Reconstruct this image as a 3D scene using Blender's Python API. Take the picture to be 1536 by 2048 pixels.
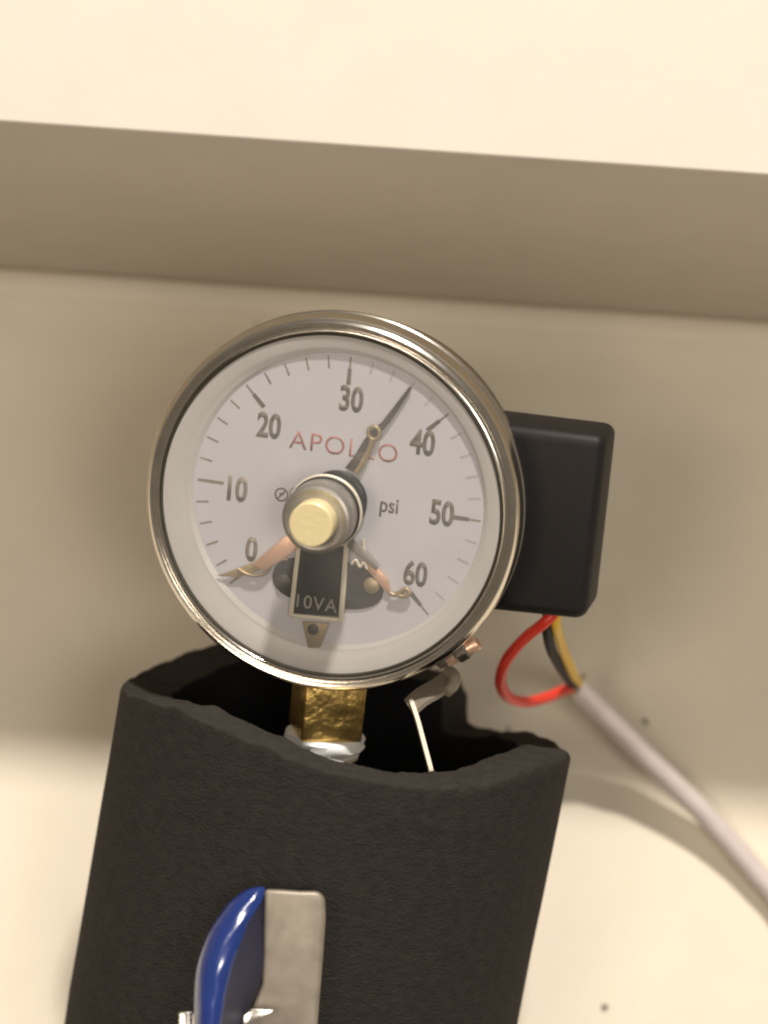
import bpy, bmesh, math, random
from mathutils import Vector, Matrix, noise

for o in list(bpy.data.objects):
    bpy.data.objects.remove(o)
scene = bpy.context.scene
col = scene.collection
R = math.radians
random.seed(4)

# ------------------------------------------------------------------ camera
F_PX, CX, CY = 6667.0, 768.0, 1024.0          # focal length and centre, in photo pixels
PITCH, ROLL = R(10.0), R(4.0)
CAM = Vector((0.0, -0.692, 1.40))
fwd = Vector((0, math.cos(PITCH), math.sin(PITCH)))
r0 = Vector((1, 0, 0)); u0 = Vector((0, -math.sin(PITCH), math.cos(PITCH)))
rgt = r0 * math.cos(ROLL) + u0 * math.sin(ROLL)
upv = -r0 * math.sin(ROLL) + u0 * math.cos(ROLL)
CAM3 = Matrix((rgt, upv, -fwd)).transposed()   # camera axes -> world
cam_d = bpy.data.cameras.new('camera')
cam = bpy.data.objects.new('camera', cam_d); col.objects.link(cam)
cam.matrix_world = Matrix.Translation(CAM) @ CAM3.to_4x4()
cam_d.sensor_fit = 'VERTICAL'; cam_d.sensor_height = 36.0
cam_d.lens = 36.0 * F_PX / 2048.0
cam_d.clip_start = 0.02; cam_d.clip_end = 50
cam_d.dof.use_dof = True; cam_d.dof.focus_distance = 0.600; cam_d.dof.aperture_fstop = 10.5
scene.camera = cam
scene.render.resolution_x = 768; scene.render.resolution_y = 1024

# ------------------------------------------------------------------ light
scene.view_settings.view_transform = 'Standard'
scene.view_settings.look = 'None'
scene.view_settings.exposure = 0.0
scene.view_settings.gamma = 1.0
scene.view_settings.use_curve_mapping = False
world = bpy.data.worlds.new('World'); scene.world = world; world.use_nodes = True
wn = world.node_tree; wn.nodes.clear()
wo = wn.nodes.new('ShaderNodeOutputWorld'); wb = wn.nodes.new('ShaderNodeBackground')
wtc = wn.nodes.new('ShaderNodeTexCoord'); wsx = wn.nodes.new('ShaderNodeSeparateXYZ')
wmr = wn.nodes.new('ShaderNodeMapRange'); wmr.inputs[1].default_value = -1; wmr.inputs[2].default_value = 1
wcr = wn.nodes.new('ShaderNodeValToRGB')
wcr.color_ramp.elements[0].color = (0.36, 0.31, 0.25, 1)
wcr.color_ramp.elements[1].color = (0.50, 0.45, 0.38, 1)
wn.links.new(wtc.outputs['Generated'], wsx.inputs[0]); wn.links.new(wsx.outputs[2], wmr.inputs[0])
wn.links.new(wmr.outputs[0], wcr.inputs[0]); wn.links.new(wcr.outputs[0], wb.inputs[0])
wb.inputs[1].default_value = 0.42
wn.links.new(wb.outputs[0], wo.inputs[0])

def lamp(name, loc, target, size, power, colr):
    d = bpy.data.lights.new(name, 'AREA'); d.shape = 'DISK'; d.size = size; d.energy = power; d.color = colr
    o = bpy.data.objects.new(name, d); col.objects.link(o)
    o.location = loc
    o.rotation_euler = (Vector(target) - Vector(loc)).to_track_quat('-Z', 'Y').to_euler()
    return o
def ray_wall_z(py):                            # height on the wall (y=0) seen at the middle column
    ang = PITCH + math.atan((CY - py) / F_PX)
    return CAM.z + (-CAM.y) * math.tan(ang)
z_under = ray_wall_z(600)                       # underside of the ledge, where it meets the wall
y_front = CAM.y + (z_under - CAM.z) / math.tan(PITCH + math.atan((CY - 299) / F_PX))
SHELF_EDGE = Vector((0, y_front, z_under))
k_ = (SHELF_EDGE - Vector((0, 0, ray_wall_z(1572)))).normalized()
KEY_DIR = Vector((0.09, k_.y, k_.z)).normalized()
lamp('ceiling_lamp', SHELF_EDGE + KEY_DIR * 1.7, (0, 0, 1.45), 0.115, 41.0, (1.0, 0.93, 0.865))
lamp('warm_fill', (-0.75, -2.4, 1.0), (0, 0, 1.45), 0.6, 11.0, (1.0, 0.85, 0.70))  # added soft warm fill from behind the camera, no known lamp
lamp('neutral_fill', (0.55, -2.5, 1.0), (0, 0, 1.45), 0.7, 14.0, (1.0, 0.94, 0.86))  # added soft neutral fill on the right, no known window
lamp('far_lamp', (-0.3, -3.0, 2.0), (0, 0, 1.45), 0.07, 1.5, (1.0, 0.92, 0.78))

# ------------------------------------------------------------------ helpers
def P(px, py, d):                              # photo pixel at camera depth d (mm) -> world (m)
    d = d * 0.001
    return CAM + rgt * ((px - CX) / F_PX * d) + upv * (-(py - CY) / F_PX * d) + fwd * d

def principled(name, base, rough=0.5, metal=0.0, bump=0.0, scale=400.0, vary=0.0, spec=0.5, coat=0.0, detail=4.0, dist=0.0003, stretch=None):
    m = bpy.data.materials.new(name); m.use_nodes = True
    nt = m.node_tree; b = nt.nodes['Principled BSDF']
    b.inputs['Base Color'].default_value = (*base, 1)
    b.inputs['Roughness'].default_value = rough; b.inputs['Metallic'].default_value = metal
    b.inputs['Specular IOR Level'].default_value = spec; b.inputs['Coat Weight'].default_value = coat
    if bump or vary:
        tc = nt.nodes.new('ShaderNodeTexCoord'); mp = nt.nodes.new('ShaderNodeMapping')
        if stretch: mp.inputs['Scale'].default_value = stretch
        nz = nt.nodes.new('ShaderNodeTexNoise'); nz.inputs['Scale'].default_value = scale; nz.inputs['Detail'].default_value = detail
        nt.links.new(tc.outputs['Object'], mp.inputs[0]); nt.links.new(mp.outputs[0], nz.inputs['Vector'])
        if bump:
            bp = nt.nodes.new('ShaderNodeBump'); bp.inputs['Strength'].default_value = bump; bp.inputs['Distance'].default_value = dist
            nt.links.new(nz.outputs['Fac'], bp.inputs['Height']); nt.links.new(bp.outputs[0], b.inputs['Normal'])
        if vary:
            n2 = nt.nodes.new('ShaderNodeTexNoise'); n2.inputs['Scale'].default_value = scale * 0.3; n2.inputs['Detail'].default_value = 5
            nt.links.new(mp.outputs[0], n2.inputs['Vector'])
            cr = nt.nodes.new('ShaderNodeValToRGB'); cr.color_ramp.elements[0].position = 0.3; cr.color_ramp.elements[1].position = 0.7
            cr.color_ramp.elements[0].color = (*[c * (1 - vary) for c in base], 1)
            cr.color_ramp.elements[1].color = (*[min(1, c * (1 + vary)) for c in base], 1)
            nt.links.new(n2.outputs['Fac'], cr.inputs[0]); nt.links.new(cr.outputs[0], b.inputs['Base Color'])
    return m

M = dict(
    wall=principled('wall_paint', (0.76, 0.685, 0.55), 0.75, bump=0.25, scale=220, vary=0.02),
    shelf=principled('shelf_paint', (0.68, 0.61, 0.515), 0.7, bump=0.2, scale=260, vary=0.02),
    speck=principled('dirt', (0.09, 0.07, 0.05), 0.9, vary=0.2),
    steel=principled('stainless_steel', (0.72, 0.67, 0.59), 0.19, 1.0, bump=0.06, scale=900, vary=0.06),
    case=principled('case_steel', (0.33, 0.30, 0.26), 0.38, 1.0, bump=0.1, scale=700, vary=0.1),
    dial=principled('dial_enamel', (0.60, 0.59, 0.62), 0.55, vary=0.025, scale=300, bump=0.02),
    flange=principled('retainer_plastic', (0.55, 0.525, 0.50), 0.3, vary=0.04, scale=400),
    gasket=principled('rubber_gasket', (0.04, 0.035, 0.022), 0.4, vary=0.2, scale=500),
    ink_ghost=principled('ghost_ink', (0.45, 0.42, 0.40), 0.6, vary=0.1, scale=900),
    ink=principled('black_ink', (0.035, 0.033, 0.028), 0.6, vary=0.3, scale=900),
    ink_grey=principled('worn_ink', (0.13, 0.115, 0.085), 0.6, vary=0.3, scale=900),
    ink_faint=principled('faded_ink', (0.25, 0.215, 0.165), 0.6, vary=0.25, scale=900),
    ink_red=principled('faded_red_ink', (0.46, 0.19, 0.17), 0.6, vary=0.2, scale=900),
    ink_white=principled('white_ink', (0.36, 0.33, 0.27), 0.6, vary=0.2, scale=900),
    black=principled('black_hub', (0.012, 0.014, 0.012), 0.35),
    recess=principled('mechanism_black', (0.02, 0.015, 0.011), 0.55, vary=0.5, scale=400),
    pointer=principled('pointer_black', (0.045, 0.038, 0.028), 0.45, vary=0.3, scale=300),
    frame=principled('frame_tin', (0.78, 0.71, 0.57), 0.5, 0.25, vary=0.08, scale=500, bump=0.1),
    copper=principled('copper_arm', (0.86, 0.56, 0.40), 0.34, 0.6, vary=0.15, scale=500, bump=0.1),
    brass_dull=principled('dull_brass', (0.42, 0.33, 0.20), 0.45, 0.6, vary=0.15, scale=500),
    silver=principled('hub_metal', (0.40, 0.375, 0.34), 0.42, 0.8, bump=0.15, scale=500, vary=0.12),
    pin=principled('brass_pin', (0.88, 0.75, 0.42), 0.42, 0.25, vary=0.05, scale=900, bump=0.15),
    brass=principled('stem_brass', (0.70, 0.47, 0.15), 0.33, 0.9, bump=0.8, scale=260, vary=0.22, dist=0.0008),
    tape=principled('thread_tape', (0.95, 0.96, 0.93), 0.5, bump=0.3, scale=500),
    box=principled('box_plastic', (0.011, 0.009, 0.0085), 0.55, spec=0.3, bump=0.06, scale=1500, vary=0.1),
    red=principled('red_insulation', (0.78, 0.045, 0.025), 0.38, vary=0.06, scale=300),
    yellow=principled('yellow_insulation', (0.88, 0.56, 0.05), 0.4, vary=0.06, scale=300),
    blackwire=principled('black_insulation', (0.012, 0.011, 0.016), 0.6, spec=0.25, vary=0.1, scale=300),
    sheath=principled('cable_sheath', (0.56, 0.49, 0.46), 0.5, bump=0.2, scale=700, vary=0.05),
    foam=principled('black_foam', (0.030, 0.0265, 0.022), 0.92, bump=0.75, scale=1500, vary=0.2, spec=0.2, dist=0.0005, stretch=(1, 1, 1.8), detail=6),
    foam_inside_shade=principled('shade_black_foam', (0.009, 0.009, 0.010), 0.95, bump=0.3, scale=900, vary=0.12, spec=0.1),  # same foam, near-black so the sleeve's interior shade is in the colour
    blue=principled('blue_vinyl', (0.012, 0.032, 0.165), 0.2, bump=0.10, scale=220, vary=0.10, coat=0.6, dist=0.0008),
    blue_shade=principled('blue_vinyl_shade', (0.028, 0.029, 0.058), 0.5, bump=0.15, scale=200, vary=0.12),  # darker copy of the vinyl; shade of the turned-away face is in the colour
    lever=principled('lever_steel', (0.34, 0.295, 0.235), 0.48, 0.45, bump=0.1, scale=700, vary=0.16),
    chrome=principled('bright_steel', (0.78, 0.75, 0.68), 0.2, 1.0, bump=0.05, scale=600),
)
def glass_material():
    m = bpy.data.materials.new('window_glass'); m.use_nodes = True
    nt = m.node_tree; nt.nodes.clear()
    out = nt.nodes.new('ShaderNodeOutputMaterial'); mix = nt.nodes.new('ShaderNodeMixShader')
    tr = nt.nodes.new('ShaderNodeBsdfTransparent'); tr.inputs[0].default_value = (0.97, 0.965, 0.95, 1)
    gl = nt.nodes.new('ShaderNodeBsdfGlossy'); gl.inputs['Roughness'].default_value = 0.06
    fr = nt.nodes.new('ShaderNodeFresnel'); fr.inputs[0].default_value = 1.5
    nt.links.new(fr.outputs[0], mix.inputs[0]); nt.links.new(tr.outputs[0], mix.inputs[1]); nt.links.new(gl.outputs[0], mix.inputs[2])
    df = nt.nodes.new('ShaderNodeBsdfDiffuse'); df.inputs[0].default_value = (0.74, 0.71, 0.68, 1)      # dust and clouding
    hz = nt.nodes.new('ShaderNodeMixShader'); tc = nt.nodes.new('ShaderNodeTexCoord')
    nz = nt.nodes.new('ShaderNodeTexNoise'); nz.inputs['Scale'].default_value = 70; nz.inputs['Detail'].default_value = 6
    mr = nt.nodes.new('ShaderNodeMapRange'); mr.inputs[1].default_value = 0.3; mr.inputs[2].default_value = 0.7
    mr.inputs[3].default_value = 0.05; mr.inputs[4].default_value = 0.19
    nt.links.new(tc.outputs['Object'], nz.inputs['Vector']); nt.links.new(nz.outputs['Fac'], mr.inputs[0])
    nt.links.new(mr.outputs[0], hz.inputs[0]); nt.links.new(mix.outputs[0], hz.inputs[1]); nt.links.new(df.outputs[0], hz.inputs[2])
    nt.links.new(hz.outputs[0], out.inputs[0])
    return m
M['glass'] = glass_material()

def link(name, me, mat, parent=None, smooth=False):
    o = bpy.data.objects.new(name, me); col.objects.link(o)
    if mat: me.materials.append(mat)
    if smooth:
        me.shade_smooth() if hasattr(me, 'shade_smooth') else None
    if parent: o.parent = parent
    return o

def mesh(name, verts, faces, mat, parent=None, smooth=False, sharp=None):
    me = bpy.data.meshes.new(name); me.from_pydata([tuple(v) for v in verts], [], faces); me.update()
    bm = bmesh.new(); bm.from_mesh(me); bmesh.ops.recalc_face_normals(bm, faces=bm.faces); bm.to_mesh(me); bm.free()
    o = link(name, me, mat, parent)
    if smooth:
        for p in me.polygons: p.use_smooth = True
        if sharp is not None: me.set_sharp_from_angle(angle=R(sharp))
    return o

def lathe(name, prof, mat, parent, n=96, sharp=40, cx=0, cy=0, k=0.001, close=False, wob=None):
    """prof: (radius, z) in mm, turned about local z"""
    v, f = [], []
    m = len(prof)
    for i in range(n):
        a = 2 * math.pi * i / n
        for j, (r, z) in enumerate(prof):
            rr = r + (wob(a, j) if wob else 0)
            v.append(((cx + rr * math.cos(a)) * k, (cy + rr * math.sin(a)) * k, z * k))
    for i in range(n):
        i2 = (i + 1) % n
        for j in range(m if close else m - 1):
            j2 = (j + 1) % m
            f.append((i * m + j, i2 * m + j, i2 * m + j2, i * m + j2))
    if not close:
        if prof[0][0] > 1e-6: f.append(tuple(i * m for i in range(n)))
        if prof[-1][0] > 1e-6: f.append(tuple(i * m + m - 1 for i in range(n)))
    o = mesh(name, v, f, mat, parent, True, sharp)
    if prof[0][0] <= 1e-6 or prof[-1][0] <= 1e-6:
        bm = bmesh.new(); bm.from_mesh(o.data); bmesh.ops.remove_doubles(bm, verts=bm.verts, dist=1e-7); bm.to_mesh(o.data); bm.free()
    return o

def prism(name, pts, z0, z1, mat, parent, bevel=0.0, k=0.001):
    """flat outline (mm) with thickness"""
    n = len(pts)
    v = [(x * k, y * k, z0 * k) for x, y in pts] + [(x * k, y * k, z1 * k) for x, y in pts]
    f = [tuple(range(n)), tuple(range(n, 2 * n))] + [(i, (i + 1) % n, n + (i + 1) % n, n + i) for i in range(n)]
    o = mesh(name, v, f, mat, parent)
    if bevel: bevel_mesh(o, bevel)
    return o

def bevel_mesh(o, w, seg=3):
    bm = bmesh.new(); bm.from_mesh(o.data)
    ed = [e for e in bm.edges if len(e.link_faces) == 2 and e.calc_face_angle(0) > R(30)]
    bmesh.ops.bevel(bm, geom=ed, offset=w * 0.001, segments=seg, profile=0.5, affect='EDGES')
    bm.to_mesh(o.data); bm.free()
    for p in o.data.polygons: p.use_smooth = True
    o.data.set_sharp_from_angle(angle=R(50))

def smooth_path(pts, sub=10):
    out = []
    n = len(pts)
    for i in range(n - 1):
        p0, p1, p2, p3 = pts[max(i - 1, 0)], pts[i], pts[i + 1], pts[min(i + 2, n - 1)]
        for s in range(sub):
            t = s / sub
            out.append(0.5 * ((2 * p1) + (p2 - p0) * t + (2 * p0 - 5 * p1 + 4 * p2 - p3) * t * t + (3 * p1 - p0 - 3 * p2 + p3) * t ** 3))
    out.append(pts[-1].copy())
    return out

def tube(name, pts, rad, mat, parent=None, n=16, sub=10, jitter=0.0, flat=None):
    """pts: Vectors (m); rad: mm or function of t"""
    path = smooth_path(pts, sub) if sub else pts
    v, f = [], []
    L = len(path)
    prev = None
    for i, p in enumerate(path):
        t = (path[min(i + 1, L - 1)] - path[max(i - 1, 0)]).normalized()
        if prev is None:
            a = t.orthogonal().normalized()
        else:
            a = (prev - t * prev.dot(t)).normalized()
        prev = a
        b = t.cross(a)
        rr = (rad(i / (L - 1)) if callable(rad) else rad) * 0.001
        for j in range(n):
            w = 2 * math.pi * j / n
            q = rr * (1 + jitter * (noise.noise(p * 150 + Vector((w, 0, 0)))))
            v.append(p + a * (math.cos(w) * q) + b * (math.sin(w) * q))
    for i in range(L - 1):
        for j in range(n):
            j2 = (j + 1) % n
            f.append((i * n + j, i * n + j2, (i + 1) * n + j2, (i + 1) * n + j))
    f.append(tuple(range(n))); f.append(tuple((L - 1) * n + j for j in range(n)))
    return mesh(name, v, f, mat, parent, True, 60)

def empty(name, loc=(0, 0, 0), rot=None):
    o = bpy.data.objects.new(name, None); col.objects.link(o)
    o.empty_display_size = 0.02
    o.matrix_world = Matrix.Translation(loc) @ (rot.to_4x4() if rot else Matrix.Identity(4))
    return o

def tag(o, label=None, cat=None, kind=None, group=None):
    if label: o['label'] = label
    if cat: o['category'] = cat
    if kind: o['kind'] = kind
    if group: o['group'] = group
    return o

def box(name, x0, x1, y0, y1, z0, z1, mat, parent=None, bevel=0):
    v = [(x, y, z) for x in (x0, x1) for y in (y0, y1) for z in (z0, z1)]
    f = [(0, 1, 3, 2), (4, 5, 7, 6), (0, 1, 5, 4), (2, 3, 7, 6), (0, 2, 6, 4), (1, 3, 7, 5)]
    o = mesh(name, v, f, mat, parent)
    if bevel: bevel_mesh(o, bevel)
    return o

# ------------------------------------------------------------------ setting
wall = box('wall', -1.4, 1.4, 0.0, 0.08, 0.75, 2.1, M['wall']); tag(wall, kind='structure')
shelf = box('ledge', -1.4, 1.4, y_front, -0.0002, z_under, z_under + 0.35, M['shelf'], bevel=0.7); tag(shelf, kind='structure')
cv, cf = [], []
CR = 0.0045
for xx in (-1.39, 1.39):
    for q in range(9):
        a = math.pi / 2 * q / 8
        cv.append((xx, -0.0003 - CR + CR * math.cos(a), z_under - 0.0003 - CR + CR * math.sin(a)))
    cv.append((xx, -0.0003, z_under - 0.0003))
cv = [Vector(p) for p in cv]
for q in range(10): cf.append((q, (q + 1) % 10, 10 + (q + 1) % 10, 10 + q))
cf += [tuple(range(10)), tuple(range(10, 20))]
mesh('corner_fillet', cv, cf, M['wall'], shelf, True, 60)  # fillet added to give the ledge corner a soft shade gradient
for px, py, s in ((1290, 1443, 0.65), (1015, 1460, 0.5), (1210, 2015, 0.55), (1385, 1592, 0.35), (512, 648, 0.3)):
    d = (P(px, py, 1000) - CAM); t = -CAM.y / d.y
    c = CAM + d * t
    v = []
    n = 7
    for i in range(n):
        a = 2 * math.pi * i / n; q = s * (0.6 + 0.7 * random.random())
        v.append((c.x + q * 0.001 * math.cos(a) * 1.3, -0.0004, c.z + q * 0.001 * math.sin(a)))
    v.append((c.x, -0.0009, c.z))
    mesh('dirt_speck', v, [(i, (i + 1) % n, n) for i in range(n)] + [tuple(range(n))], M['speck'], wall)

# ------------------------------------------------------------------ pressure gauge
G_DEPTH = 600.0
n_c = Vector((-0.22, -0.22, 0.95)).normalized()                  # dial normal, in camera axes
lean = R(5.6)
y_c = Vector((math.sin(lean), math.cos(lean), 0)); y_c = (y_c - n_c * (y_c.dot(n_c) / n_c.z) * Vector((0, 0, 1)).dot(n_c))
y_c = Vector((math.sin(lean), math.cos(lean), 0)); y_c.z = -(n_c.x * y_c.x + n_c.y * y_c.y) / n_c.z; y_c.normalize()
x_c = y_c.cross(n_c).normalized()
G3 = CAM3 @ Matrix((x_c, y_c, n_c)).transposed()
G_ORG = P(675, 1000, G_DEPTH)
G4 = Matrix.Translation(G_ORG) @ G3.to_4x4(); G4I = G4.inverted()

def D(px, py, z=0.0):
    """photo pixel -> gauge coordinates (mm) on the plane z mm in front of the dial"""
    a = G4I @ CAM; b = (G4I @ P(px, py, 1000)) - a
    t = (z * 0.001 - a.z) / b.z
    q = a + b * t
    return (q.x * 1000, q.y * 1000)

gauge = empty('pressure_gauge', G_ORG, G3)
tag(gauge, 'round steel-rimmed dial pressure gauge reading in psi with black side box', 'gauge')

lathe('case', [(0, -30), (24.5, -30), (25.5, -29), (25.5, -16.5), (30.0, -16), (31.2, -14.8), (31.2, -3.5), (31.0, -3.2), (30.6, -0.2)], M['case'], gauge, 128)
bez = lathe('bezel', [(31.6, -5.6), (33.7, -5.6), (34.25, -5.1), (34.25, -4.1), (33.7, -3.7), (33.7, -3.0), (34.25, -2.5), (34.25, -0.6), (34.15, 0.5), (33.9, 1.4),
                      (33.45, 2.1), (33.0, 2.4), (32.65, 2.3), (32.4, 1.85), (32.2, 1.8), (31.95, 2.0), (31.7, 2.05), (31.45, 1.9), (31.25, 1.55), (31.25, 1.0), (32.3, 0.9)],
            M['steel'], gauge, 160, sharp=32, close=True)
OFF = 1.0                                      # the front ring sits slightly off the dial centre
gk = lathe('gasket', [(31.24, 1.6), (31.05, 1.7), (30.8, 1.62), (30.75, 1.45), (31.24, 1.3)], M['gasket'], gauge, 128, close=True)
rr_ = lathe('retainer_ring', [(31.5, 1.35), (30.4, 1.35), (29.0, 0.95), (28.5, 0.9), (27.9, 0.55), (27.5, 0.5), (26.9, 0.1), (28.2, 0.05), (31.0, 0.5)], M['flange'], gauge, 128, sharp=25, close=True)
for ob in (bez, gk):
    for vtx in ob.data.vertices: vtx.co.x *= 1.013; vtx.co.y *= 1.013
for ob, r_in in ((bez, 0), (gk, 0), (rr_, .0269)):
    for vtx in ob.data.vertices:
        w = 1.0 if not r_in else max(0, min(1, (math.hypot(vtx.co.x, vtx.co.y) - r_in) / .0020))
        vtx.co.x -= OFF * .001 * w; vtx.co.y -= OFF * .001 * w
dial = lathe('dial', [(0, 0.0), (14, 0.0), (28.4, 0.0), (28.4, -0.6), (0, -0.6)], M['dial'], gauge, 128)
lathe('glass', [(0, 1.42), (15, 1.42), (31.4, 1.42)], M['glass'], gauge, 96, cx=-OFF, cy=-OFF)
# remove the closing cap made for an open rim: glass is one sheet
g = bpy.data.objects['glass'].data
bm = bmesh.new(); bm.from_mesh(g); bmesh.ops.delete(bm, geom=[f for f in bm.faces if len(f.verts) > 10], context='FACES'); bm.to_mesh(g); bm.free()

def text(name, s, px, py, h, mat, sx=1.0, bold=0.0, z=0.06, rot=0.0, spacing=1.0, parent=None, lift=0.05):
    """print on the dial; h = cap height in mm; centred on photo pixel"""
    cu = bpy.data.curves.new(name, 'FONT'); cu.body = s
    cu.align_x = 'CENTER'; cu.align_y = 'CENTER'; cu.size = 1.0; cu.offset = bold; cu.space_character = spacing
    cu.resolution_u = 5
    tmp = bpy.data.objects.new('tmp_text', cu); col.objects.link(tmp)
    dg = bpy.context.evaluated_depsgraph_get(); dg.update()
    me = bpy.data.meshes.new_from_object(tmp.evaluated_get(dg))
    bpy.data.objects.remove(tmp); bpy.data.curves.remove(cu)
    xs = [v.co.x for v in me.vertices]; ys = [v.co.y for v in me.vertices]
    mx, my = (min(xs) + max(xs)) / 2, (min(ys) + max(ys)) / 2
    k = h / (max(ys) - min(ys)) * 0.001
    cx, cy = D(px, py, z)
    ca, sa = math.cos(rot), math.sin(rot)
    for v in me.vertices:
        x = (v.co.x - mx) * k * sx; y = (v.co.y - my) * k
        v.co = (cx * 0.001 + x * ca - y * sa, cy * 0.001 + x * sa + y * ca, z * 0.001)
    bm = bmesh.new(); bm.from_mesh(me)
    r = bmesh.ops.extrude_face_region(bm, geom=list(bm.faces))
    bmesh.ops.translate(bm, verts=[e for e in r['geom'] if isinstance(e, bmesh.types.BMVert)], vec=(0, 0, -lift * 0.001))
    bmesh.ops.recalc_face_normals(bm, faces=bm.faces); bm.to_mesh(me); bm.free()
    me.name = name
    return link(name, me, mat, parent or dial)

for s, px, py, mt in (('0', 503, 1098, 'ink_faint'), ('10', 475, 978, 'ink_faint'), ('20', 538, 851, 'ink_grey'), ('30', 703, 798, 'ink_grey'),
                      ('40', 845, 885, 'ink_grey'), ('50', 884, 1026, 'ink_grey'), ('60', 831, 1147, 'ink_grey')):
    text('scale_numeral', s, px, py, 4.75, M[mt], sx=0.72, bold=0.03)
text('brand_lettering', 'APOLLO', 687, 893, 3.35, M['ink_red'], sx=1.02, spacing=1.12, bold=-0.004)
text('unit_lettering', 'psi', 778, 1016, 3.6, M['ink_grey'], sx=0.82, bold=0.012)
# little round class mark with a slash, and the fine print under it
def ring_pts(cx, cy, r, n=24): return [(cx + r * math.cos(2 * math.pi * i / n), cy + r * math.sin(2 * math.pi * i / n)) for i in range(n)]
def flat_ring(cx, cy, r, w, z, mat, name, parent, slash=True, n=24):
    v, f = [], []
    for i in range(n):
        a = 2 * math.pi * i / n
        for rr in (r - w / 2, r + w / 2): v.append(((cx + rr * math.cos(a)) * .001, (cy + rr * math.sin(a)) * .001, z * .001))
    for i in range(n):
        j = (i + 1) % n; f.append((2 * i, 2 * j, 2 * j + 1, 2 * i + 1))
    if slash:
        for (ax, ay, bx, by) in ((-.6, -.75, .6, .75), (-.35, .15, .4, .05)):
            k = len(v); dx, dy = bx - ax, by - ay; L = math.hypot(dx, dy); ox, oy = -dy / L * w * .45, dx / L * w * .45
            for x, y in ((ax * r + ox, ay * r + oy), (bx * r + ox, by * r + oy), (bx * r - ox, by * r - oy), (ax * r - ox, ay * r - oy)):
                v.append(((cx + x) * .001, (cy + y) * .001, (z + .004) * .001))
            f.append((k, k + 1, k + 2, k + 3))
    return mesh(name, v, f, mat, parent)
flat_ring(*D(563, 989), 1.15, 0.28, 0.05, M['ink_grey'], 'class_mark', dial)
flat_ring(*D(592, 988), 1.15, 0.28, 0.05, M['ink_faint'], 'class_mark', dial, False)

# scale strokes, one thin printed mesh
v, f = [], []
vf, ff = [], []
vg, fg = [], []
def stroke(v, f, ang, ra, rb, w, z=0.05):
    c, s = math.cos(ang), math.sin(ang)
    k = len(v)
    for r, q in ((ra, -w / 2), (rb, -w / 2 * .8), (rb, w / 2 * .8), (ra, w / 2)):
        v.append(((r * c - q * s) * .001, (r * s + q * c) * .001, z * .001))
    f.append((k, k + 1, k + 2, k + 3))
for i in range(31):
    psi = i * 2
    ang = R(225 - psi * 4.5)
    if psi % 10 == 0:
        if psi <= 10: stroke(vf, ff, ang, 21.3, 26.2, 0.6)
        else:
            stroke(v, f, ang, 21.3, 24.3, 0.85); stroke(vf, ff, ang, 24.4, 26.4, 0.4)
    else:
        stroke(*((vf, ff) if psi < 30 else (vg, fg)), ang, 24.1, 26.4, 0.36)
mesh('main_scale_strokes', v, f, M['ink_grey'], dial)
mesh('worn_scale_strokes', vg, fg, M['ink_ghost'], dial)
mesh('fine_scale_strokes', vf, ff, M['ink_faint'], dial)

# mechanism under the hub: dark slot with two screws, black label plate in a tin frame
def obround(cx, cy, hw, hh, rot, n=28):
    out = []
    for i in range(n):
        a = 2 * math.pi * i / n
        x = math.copysign(abs(math.cos(a)) ** 0.75, math.cos(a)) * hw; y = math.copysign(abs(math.sin(a)) ** 0.85, math.sin(a)) * hh
        out.append((cx + x * math.cos(rot) - y * math.sin(rot), cy + x * math.sin(rot) + y * math.cos(rot)))
    return out
c0 = D(656, 1166)
slot = prism('contact_slot', obround(*c0, 10.4, 4.5, R(0)), 0.02, 0.3, M['recess'], gauge, 0.1)
for px, py, mt in ((566, 1166, 'recess'), (742, 1172, 'brass_dull')):
    c = D(px, py, .8)
    sc = lathe('slot_screw', [(1.5, 0.2), (1.5, 0.5), (1.2, 0.75), (0, 0.8)], M['brass_dull'] if mt != 'recess' else M['pointer'], gauge, 24, cx=c[0], cy=c[1])
q = [D(*p, .75) for p in ((600, 1096), (687, 1094), (683, 1234), (588, 1226))]
plate = prism('rating_plate', q, 0.3, .75, M['black'], gauge)
text('rating_lettering', '10VA', 634, 1207, 2.5, M['ink_white'], sx=0.95, z=0.82, parent=plate, spacing=1.1)
def bar(name, a, b, w, z0, z1, mat, parent, bev=0.12):
    dx, dy = b[0] - a[0], b[1] - a[1]; L = math.hypot(dx, dy); ox, oy = -dy / L * w / 2, dx / L * w / 2
    return prism(name, [(a[0] + ox, a[1] + oy), (b[0] + ox, b[1] + oy), (b[0] - ox, b[1] - oy), (a[0] - ox, a[1] - oy)], z0, z1, mat, parent, bev)
Z = 1.15
bar('plate_frame', D(597, 1090, Z), D(581, 1233, Z), 0.85, 0.4, Z, M['frame'], plate)
bar('plate_frame', D(693, 1085, Z), D(681, 1245, Z), 0.95, 0.4, Z, M['frame'], plate)
bar('plate_frame', D(585, 1232, Z), D(679, 1241, Z), 0.8, 0.45, Z - .05, M['frame'], plate)
# brass stop tab below
tab = prism('stop_tab', [D(*p, .7) for p in ((604, 1243), (658, 1247), (640, 1296), (616, 1296))], 0.25, 0.7, M['brass_dull'], gauge, 0.15)
c = D(625, 1260, 1.2); lathe('rivet', [(1.05, 0.6), (1.05, .85), (.7, 1.0), (0, 1.0)], M['pointer'], tab, 20, cx=c[0], cy=c[1])
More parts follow.
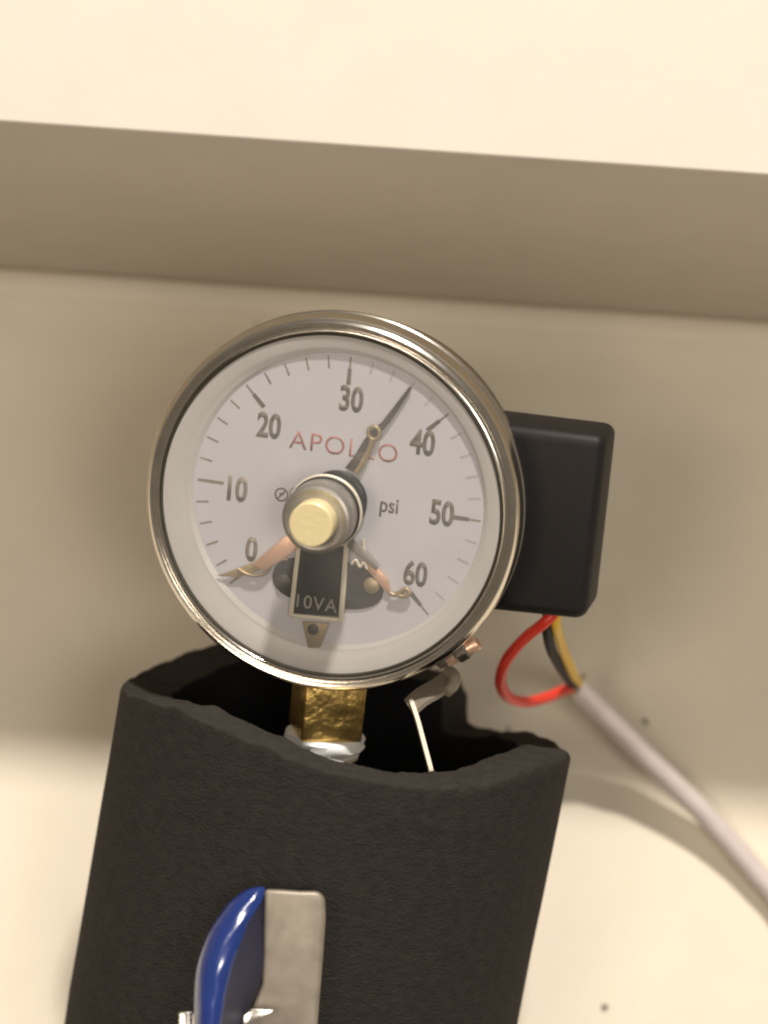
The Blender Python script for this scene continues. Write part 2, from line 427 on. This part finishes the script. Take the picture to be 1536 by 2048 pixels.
# contact arms
Z = 1.3
arm = prism('contact_arm', [D(*p, Z) for p in ((574, 1070), (600, 1092), (582, 1108), (528, 1143), (504, 1128))], Z - .4, Z, M['copper'], gauge, 0.1)
prism('arm_tip', [D(*p, Z) for p in ((516, 1122), (526, 1140), (474, 1156), (432, 1153), (470, 1140))], Z - .75, Z - .45, M['brass_dull'], arm, 0.05)
tube('arm_spring', [Vector((*[c * .001 for c in D(x, y, 1.0)], .0010)) for x, y in ((575, 1118), (548, 1124), (528, 1148), (500, 1150), (476, 1138))], 0.28, M['brass_dull'], arm, n=8, sub=6)
Z = 1.36
arm2 = prism('contact_arm', [D(*p, Z) for p in ((700, 1074), (712, 1080), (757, 1131), (752, 1142), (694, 1094))], Z - .7, Z, M['silver'], gauge, 0.12)
Z = 0.8
prism('arm_tip', [D(*p, Z) for p in ((724, 1128), (742, 1122), (775, 1158), (782, 1188), (768, 1180))], Z - .5, Z, M['copper'], arm2, 0.08)
tube('arm_spring', [Vector((*[c * .001 for c in D(x, y, 1.0)], .0010)) for x, y in ((703, 1128), (712, 1120), (720, 1134), (728, 1124), (734, 1138))], 0.3, M['frame'], arm2, n=8, sub=6)
tube('contact_pin', [Vector((*[c * .001 for c in D(x, y, 1.0)], .0010)) for x, y in ((726, 1078), (728, 1092), (728, 1106))], 0.34, M['frame'], arm2, n=8, sub=4)
tube('contact_loop', [Vector((*[c * .001 for c in D(x, y, .9)], .0009)) for x, y in ((780, 1186), (790, 1190), (802, 1184), (812, 1178), (820, 1186), (808, 1192), (796, 1190))], 0.42, M['brass_dull'], arm2, n=8, sub=6)

# pointer
Z = 0.85
ptr = prism('pointer', [D(*p, Z) for p in ((690, 936), (716, 948), (746, 888), (752, 876), (778, 846), (823, 777), (819, 773), (764, 844), (742, 862), (728, 880), (706, 916))], Z - .45, Z, M['pointer'], gauge, 0.05)
lp = []
for i in range(15):
    a = 2 * math.pi * i / 14; x, y = D(748 + 11 * math.cos(a), 866 + 13 * math.sin(a), 1.0); lp.append(Vector((x, y, 1.0)) * .001)
tube('contact_loop', lp, 0.38, M['brass_dull'], ptr, n=8, sub=2)
tube('contact_wire', [Vector((*[c * .001 for c in D(x, y, .95)], .00095)) for x, y in ((744, 878), (738, 900), (722, 930), (712, 946))], 0.5, M['brass_dull'], ptr, n=8, sub=6)

# hub: black boss, drum, brass adjusting pin
lathe('hub_boss', [(0, 0.3), (5.6, 0.3), (5.6, 1.1), (5.3, 1.35), (3.4, 1.38), (3.4, 4.0), (0, 4.0)], M['black'], gauge, 64)
drum = lathe('hub_drum', [(0, 4.0), (5.2, 4.0), (5.2, 8.8), (6.1, 9.0), (6.1, 10.6), (6.3, 10.9), (6.3, 15.6), (6.0, 16.2), (5.5, 16.4), (5.2, 16.25), (4.6, 16.25), (0, 16.2)], M['silver'], gauge, 80)
lathe('drum_flange', [(6.0, 9.2), (6.7, 9.2), (6.8, 9.35), (6.8, 9.75), (6.65, 9.9), (6.0, 9.9)], M['frame'], drum, 80, close=True)
lathe('drum_gap_shade', [(6.05, 9.95), (6.5, 9.95), (6.5, 10.75), (6.05, 10.75)], M['black'], drum, 80, close=True)  # solid black ring painting the shade between flange and drum
lathe('adjusting_pin', [(0, 16.2), (3.85, 16.2), (3.95, 16.5), (3.95, 19.8), (3.75, 20.05), (0, 20.1)], M['pin'], gauge, 64, sharp=30)

# bezel clamp screw at the lower right
def cyl_between(name, a, b, r, mat, parent, n=20, segs=None):
    a, b = Vector(a), Vector(b); t = (b - a).normalized(); u = t.orthogonal().normalized(); w = t.cross(u)
    v, f = [], []
    for p, rr in ((a, r * .85), (a + t * .12 * r * 2, r), (b - t * .12 * r * 2, r), (b, r * .85)):
        for i in range(n):
            q = 2 * math.pi * i / n; v.append((p + (u * math.cos(q) + w * math.sin(q)) * rr) * .001)
    for k in range(3):
        for i in range(n):
            j = (i + 1) % n; f.append((k * n + i, k * n + j, (k + 1) * n + j, (k + 1) * n + i))
    f.append(tuple(range(n))); f.append(tuple(3 * n + i for i in range(n)))
    return mesh(name, v, f, mat, parent, n > 8, 40)
Zs = -2.0
A = Vector((*D(893, 1322, Zs), Zs)); B = Vector((*D(936, 1297, Zs), Zs)); B2 = Vector((*D(957, 1285, Zs), Zs))
cl = cyl_between('clamp_nut', A.lerp(B, .45), B, 1.75, M['case'], bez, n=6)
cyl_between('clamp_screw', A, B2, 1.25, M['copper'], bez)
lug = [D(*p, Zs) for p in ((862, 1318), (880, 1300), (912, 1284), (926, 1296), (906, 1322), (884, 1336))]
prism('clamp_lug', lug, Zs - 2.2, Zs + 1.2, M['case'], bez, 0.3)

# junction box on the right side of the case
Zb = -13.0
jb = prism('side_box', [D(*p, Zb) for p in ((960, 843), (1212, 874), (1171, 1243), (940, 1219))], -27.0, Zb, M['box'], gauge, 0)
bevel_mesh(jb, 2.2, 5)
# faint moulded lid line
# brass stem, square, down into the sleeve; thread tape
SZ = -8.0
stem = empty('stem'); stem.parent = gauge; stem.matrix_parent_inverse = Matrix.Identity(4)
sx_, _ = D(655, 1410, SZ)
stem.location = (sx_ * .001, 0, SZ * .001); stem.rotation_euler = (R(90), 0, 0)      # local z now runs down (-y of the gauge)
def stem_y(py): return -D(655, py, SZ)[1]
ytop, ybot, ytape = stem_y(1345), stem_y(1466), stem_y(1530)
s = 5.75
al = R(-26)
sq = [(s * x, s * y) for x, y in ((-1, -1), (1, -1), (1, 1), (-1, 1))]
sq = [(x * math.cos(al) - y * math.sin(al), x * math.sin(al) + y * math.cos(al)) for x, y in sq]
prism('stem_block', sq, ytop, ybot, M['brass'], stem, 0.5)
pr = [(0, ybot + .02), (7.1, ybot + .02), (7.5, ybot + .5), (7.4, ybot + 1.5), (7.6, ybot + 1.9), (7.1, ybot + 2.6), (6.8, ybot + 2.8), (6.9, ybot + 3.4), (6.2, ybot + 3.9), (6.3, ybot + 4.5), (5.8, ybot + 5.0), (5.9, ybot + 5.7), (5.5, ybot + 6.2), (5.4, ybot + 8), (0, ybot + 8)]
lathe('thread_tape', pr, M['tape'], stem, 48, sharp=60, wob=lambda a, j: 0.22 * math.sin(a * 3 + j * 1.7) + 0.1 * math.sin(a * 7 + j))
lathe('pipe_nipple', [(0, ybot + 8.01), (5.2, ybot + 8.01), (9, ybot + 9), (9, ybot + 45), (0, ybot + 45)], M['brass'], stem, 40)

# ------------------------------------------------------------------ cable with three wires
BD = G_DEPTH + 12
def boxdepth(px, py, z):                        # camera depth of a point on gauge plane z
    x, y = D(px, py, z); w = G4 @ Vector((x, y, z)) if False else G4 @ (Vector((x, y, z)) * .001)
    return (w - CAM).dot(fwd) * 1000
d0 = boxdepth(1100, 1240, -21)
cable = empty('cable', P(1150, 1372, d0 + 25)); CI = cable.matrix_world.inverted()
tag(cable, 'grey round cable with bared red, yellow and black wires below the side box', 'cable')
G1 = 22.0                                       # gap between the cable end and the wall (mm)
def wall_depth(px, py):
    d = P(px, py, 1000) - CAM; return -CAM.y / d.y * 1000
dw = wall_depth(1149, 1374) - G1 - d0           # wires run this far back from the box to the cable end
def wire(l): return [CI @ P(x, y, d0 + t * dw) for x, y, t in l]
tube('red_wire', wire([(1112, 1222, 0), (1088, 1246, 0), (1048, 1278, .08), (1012, 1322, .2), (1001, 1362, .35), (1016, 1394, .5), (1052, 1404, .65), (1096, 1394, .8), (1136, 1378, .95), (1165, 1378, 1.1)]), 1.08, M['red'], cable, jitter=.1)
tube('black_wire', wire([(1096, 1225, 0.02), (1094, 1256, .07), (1102, 1298, .27), (1123, 1338, .6), (1142, 1364, .9), (1165, 1384, 1.1)]), 1.0, M['blackwire'], cable, jitter=.1)
tube('yellow_wire', wire([(1112, 1225, 0), (1113, 1252, .05), (1124, 1292, .27), (1140, 1334, .6), (1150, 1358, .9), (1168, 1380, 1.1)]), 1.0, M['yellow'], cable, jitter=.1)
def off_wall(l): return [CI @ P(x, y, wall_depth(x, y) - g) for x, y, g in l]
sh = tube('sheath', off_wall([(1149, 1374, G1), (1162, 1386, G1 - 1.5), (1195, 1418, 17), (1238, 1461, 14), (1279, 1502, 11), (1349, 1569, 8), (1405, 1624, 6), (1460, 1685, 4.2), (1516, 1750, 3.2), (1560, 1804, 3), (1640, 1940, 3), (1720, 2090, 3)]), lambda t: 2.15 + .2 * t, M['sheath'], cable, n=24, jitter=.05)
# torn rim of the sheath
tube('sheath_rim', off_wall([(1167, 1350, G1 - .5), (1160, 1364, G1 + 1.8), (1151, 1378, G1 + 2.2), (1140, 1392, G1 + .6)]), 0.5, M['brass_dull'], sh, n=8, sub=4)

# ------------------------------------------------------------------ foam sleeve
lf = R(10.5); sphi = 0.22; cphi = math.sqrt(1 - sphi ** 2)
ax_c = Vector((math.sin(lf) * cphi, math.cos(lf) * cphi, sphi))
e1_c = Vector((math.cos(lf), -math.sin(lf), 0))
e2_c = ax_c.cross(e1_c)                        # points away from the camera
F3 = CAM3 @ Matrix((e1_c, e2_c, ax_c)).transposed()
FD = 623.0
foam_org = P(691, 1457, FD)
MMPX = FD / F_PX
foam = None
HT = [(0, 34), (14, 16), (30, -2), (45, -35), (53, -50), (56, -44), (58.5, 22), (62, 40), (90, 48), (125, 37), (138, 20), (150, 3), (165, -6), (180, 0), (195, 26), (213, 57), (227, 74), (240, 70),
      (251, 66), (262, 50), (270, 44), (285, 40), (296, 40), (306, 48), (314, 58), (322, 70), (335, 70), (348, 60), (360, 36)]
def hfun(deg):
    for (a, ha), (b, hb) in zip(HT, HT[1:]):
        if a <= deg <= b:
            t = (deg - a) / (b - a); t = t * t * (3 - 2 * t)
            return (ha + (hb - ha) * t) * MMPX
    return 0
RO, RI = 42.5, 33.0
N = 360
v, f = [], []
cols = None
for i in range(N):
    deg = 360 * i / N; a = R(deg); c, s_ = math.cos(a), math.sin(a)
    h = hfun(deg) + 0.35 * noise.noise(Vector((c * 9, s_ * 9, 1))) + 0.18 * noise.noise(Vector((c * 40, s_ * 40, 3)))
    ro = RO + 0.25 * noise.noise(Vector((c * 2, s_ * 2, 7)))
    fil = 1.3 if (deg < 60 or deg > 300) else 0.45
    prof = [(ro, -72), (ro, -60), (ro, -50), (ro, -35), (ro, -24), (ro, -15), (ro, -9), (ro, h - fil - 1.5), (ro, h - fil), (ro - fil * .13, h - fil * .5), (ro - fil * .5, h - fil * .13), (ro - fil, h),
            ((RO + RI) / 2, h - .3), (RI + fil, h - .4), (RI + fil * .3, h - .4 - fil * .3), (RI, h - .4 - fil), (RI, -8), (RI, -25), (RI, -60), (RI, -72)]
    m = len(prof)
    for r, z in prof:
        w = 0.10 * noise.noise(Vector((c * 30, s_ * 30, z * .7)))
        r2 = r + w + (0.5 * noise.noise(Vector((c * 1.5, s_ * 1.5, z * .03))) if r > RI + 2 else 0)
        v.append((r2 * c * .001, r2 * s_ * .001, (z + w) * .001))
for i in range(N):
    i2 = (i + 1) % N
    for j in range(m - 1):
        f.append((i * m + j, i2 * m + j, i2 * m + j + 1, i * m + j + 1))
    f.append((i * m + m - 1, i2 * m + m - 1, i2 * m, i * m))
foam = mesh('foam_sleeve', v, f, M['foam'], None, True, 60)
foam.data.materials.append(M['foam_inside_shade'])
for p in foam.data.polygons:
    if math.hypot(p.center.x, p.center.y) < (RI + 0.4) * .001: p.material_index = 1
foam.matrix_world = Matrix.Translation(foam_org) @ F3.to_4x4()
tag(foam, 'thick black foam pipe insulation sleeve with ragged cut rim around the brass stem', 'pipe insulation')

# ------------------------------------------------------------------ bent metal strip tucked into the sleeve
def ribbon(name, pts, width_vec, th, mat, parent, inv):
    """band: centre line (world) extruded along width_vec, thickness th (mm)"""
    v, f = [], []
    path = smooth_path(pts, 6)
    L = len(path)
    for i, p in enumerate(path):
        t = (path[min(i + 1, L - 1)] - path[max(i - 1, 0)]).normalized()
        nn = t.cross(width_vec).normalized() * th * .0005
        for q in (p + nn, p - nn, p - nn + width_vec, p + nn + width_vec): v.append(inv @ q)
    for i in range(L - 1):
        for j in range(4):
            f.append((i * 4 + j, i * 4 + (j + 1) % 4, i * 4 + 4 + (j + 1) % 4, i * 4 + 4 + j))
    f += [(0, 1, 2, 3), tuple((L - 1) * 4 + j for j in range(4))]
    return mesh(name, v, f, mat, parent)
so = P(850, 1500, 604)
strip = empty('metal_strip', so); SI = strip.matrix_world.inverted()
tag(strip, 'thin bent steel strip sticking out of the foam sleeve beside the stem', 'metal strip')
wv = (fwd * 0.006 + upv * 0.0006 - rgt * 0.0004)
ribbon('upright_leg', [P(824, 1404, 603), P(836, 1440, 602), P(850, 1492, 601), P(864, 1545, 600), P(872, 1580, 600)], wv, 0.75, M['frame'], strip, SI)
wv2 = (fwd * 0.005 + upv * 0.0022 - rgt * 0.0016)
ribbon('angled_leg', [P(828, 1430, 602.5), P(852, 1408, 604), P(880, 1392, 606), P(905, 1374, 608)], wv2, 0.8, M['lever'], strip, SI)
tube('curled_end', [SI @ P(x, y, d) for x, y, d in ((892, 1384, 607), (906, 1370, 608), (908, 1352, 609), (896, 1342, 611))], 1.15, M['lever'], strip, n=12)

# ------------------------------------------------------------------ valve lever with blue grip
HD = 577.0
ho = P(520, 2120, HD + 6)
valve = empty('valve_handle', ho); VI = valve.matrix_world.inverted()
tag(valve, 'small valve lever of bare steel with a glossy blue vinyl wing, before the foam', 'valve handle')
def slab(name, px, d_front, th, mat, parent, bev=0.3, dfun=None):
    n = len(px)
    a = [VI @ P(x, y, d_front + (dfun(x, y) if dfun else 0)) for x, y in px]
    off = VI.to_3x3() @ (fwd * th * .001)
    v = a + [p + off for p in a]
    f = [tuple(range(n)), tuple(range(n, 2 * n))] + [(i, (i + 1) % n, n + (i + 1) % n, n + i) for i in range(n)]
    o = mesh(name, v, f, mat, parent)
    bevel_mesh(o, bev)
    return o
arc = [(650 - 22 + 22 * math.sin(R(t)), 1806 - 22 * math.cos(R(t))) for t in (0, 20, 40, 60, 80)]
slab('lever_plate', [(529, 1780), (560, 1781), (600, 1784)] + arc + [(651, 1840), (646, 1910), (640, 1985), (634, 2060), (627, 2150), (500, 2150), (496, 2040), (524, 1968), (527, 1900), (528, 1840)],
     HD, 2.4, M['lever'], valve, 0.7, lambda x, y: (y - 1780) * 0.012)
# vinyl wing: rounded outer lobe, flat inner face towards the plate
ROWS = [(1774, 530, 529, 508), (1780, 530, 529, 490), (1800, 529, 524, 463), (1820, 529, 512, 446), (1850, 528, 496, 425), (1880, 528, 483, 410), (1920, 527, 469, 396),
        (1950, 525, 461, 390), (1985, 516, 453, 387), (2020, 500, 447, 386), (2060, 492, 443, 385), (2140, 488, 440, 385)]
def lerp_rows(n):
    pts = [Vector((r[1], r[2], r[3])) for r in ROWS]; ys = [r[0] for r in ROWS]
    sm = smooth_path(pts, n); yy = smooth_path([Vector((y, 0, 0)) for y in ys], n)
    return [(b.x, a.x, a.y, a.z) for a, b in zip(sm, yy)]
rws = lerp_rows(5)
bv, bf, wv_, wf_ = [], [], [], []
K = 14
for y, xr, xg, xo in rws:
    t_ = min(1, max(0, (y - 1771) / 380)); k = math.sqrt(1 - (1 - t_) ** 2)
    rd = HD + 1.2 - 16.0 * t_ ** 0.8                    # how far the lobe bulges out
    xc = (xg + 0.64 * xo) / 1.64
    for q in range(K + 1):
        ph = R(-40 + 130 * q / K)
        bv.append(VI @ P(xc + (xo - xc) * math.sin(ph), y, rd + (1.0 + 5.5 * k) * (1 - math.cos(ph)) + 0.2 * noise.noise(Vector((y * .03, q * .4, 2)))))
    rdi = rd + (1.0 + 5.5 * k) * (1 - math.cos(R(40)))
    bv.append(VI @ P(xg, y, rd + 2.0 + 9.0 * k))
    for q in range(5):
        t = q / 4
        wv_.append(VI @ P(xr + (xg - xr) * t, y, HD + 1.6 + (rdi - HD - 1.6 + .05) * t))
    wv_.append(VI @ P(xg, y, rdi + 1.6)); wv_.append(VI @ P(xr, y, HD + 3.0))
KB, KW = K + 2, 7
for i in range(len(rws) - 1):
    for q in range(KB): bf.append((i * KB + q, i * KB + (q + 1) % KB, (i + 1) * KB + (q + 1) % KB, (i + 1) * KB + q))
    for q in range(KW): wf_.append((i * KW + q, i * KW + (q + 1) % KW, (i + 1) * KW + (q + 1) % KW, (i + 1) * KW + q))
e = len(rws) - 1
bf += [tuple(range(KB)), tuple(e * KB + q for q in range(KB))]; wf_ += [tuple(range(KW)), tuple(e * KW + q for q in range(KW))]
grip = mesh('blue_grip', bv, bf, M['blue'], valve, True, 50)
mesh('grip_inner_face', wv_, wf_, M['blue_shade'], grip, True, 50)
slab('spindle_washer', [(357, 2024), (386, 2022), (388, 2150), (355, 2150)], HD + 3.0, 4, M['chrome'], valve, 0.4)
slab('pivot_tab', [(486, 2032), (502, 2017), (548, 2021), (540, 2029), (512, 2040), (500, 2060), (484, 2060)], HD - 1.0, 1.5, M['chrome'], valve, 0.25)
a = VI @ P(520, 2130, HD + 2); b = VI @ P(520, 2130, HD + 26)
cyl_between('spindle', a * 1000, b * 1000, 4.0, M['chrome'], valve, 24)

# ------------------------------------------------------------------ render
scene.render.engine = 'CYCLES'
scene.cycles.filter_width = 2.1
scene.cycles.max_bounces = 8
scene.cycles.transparent_max_bounces = 12
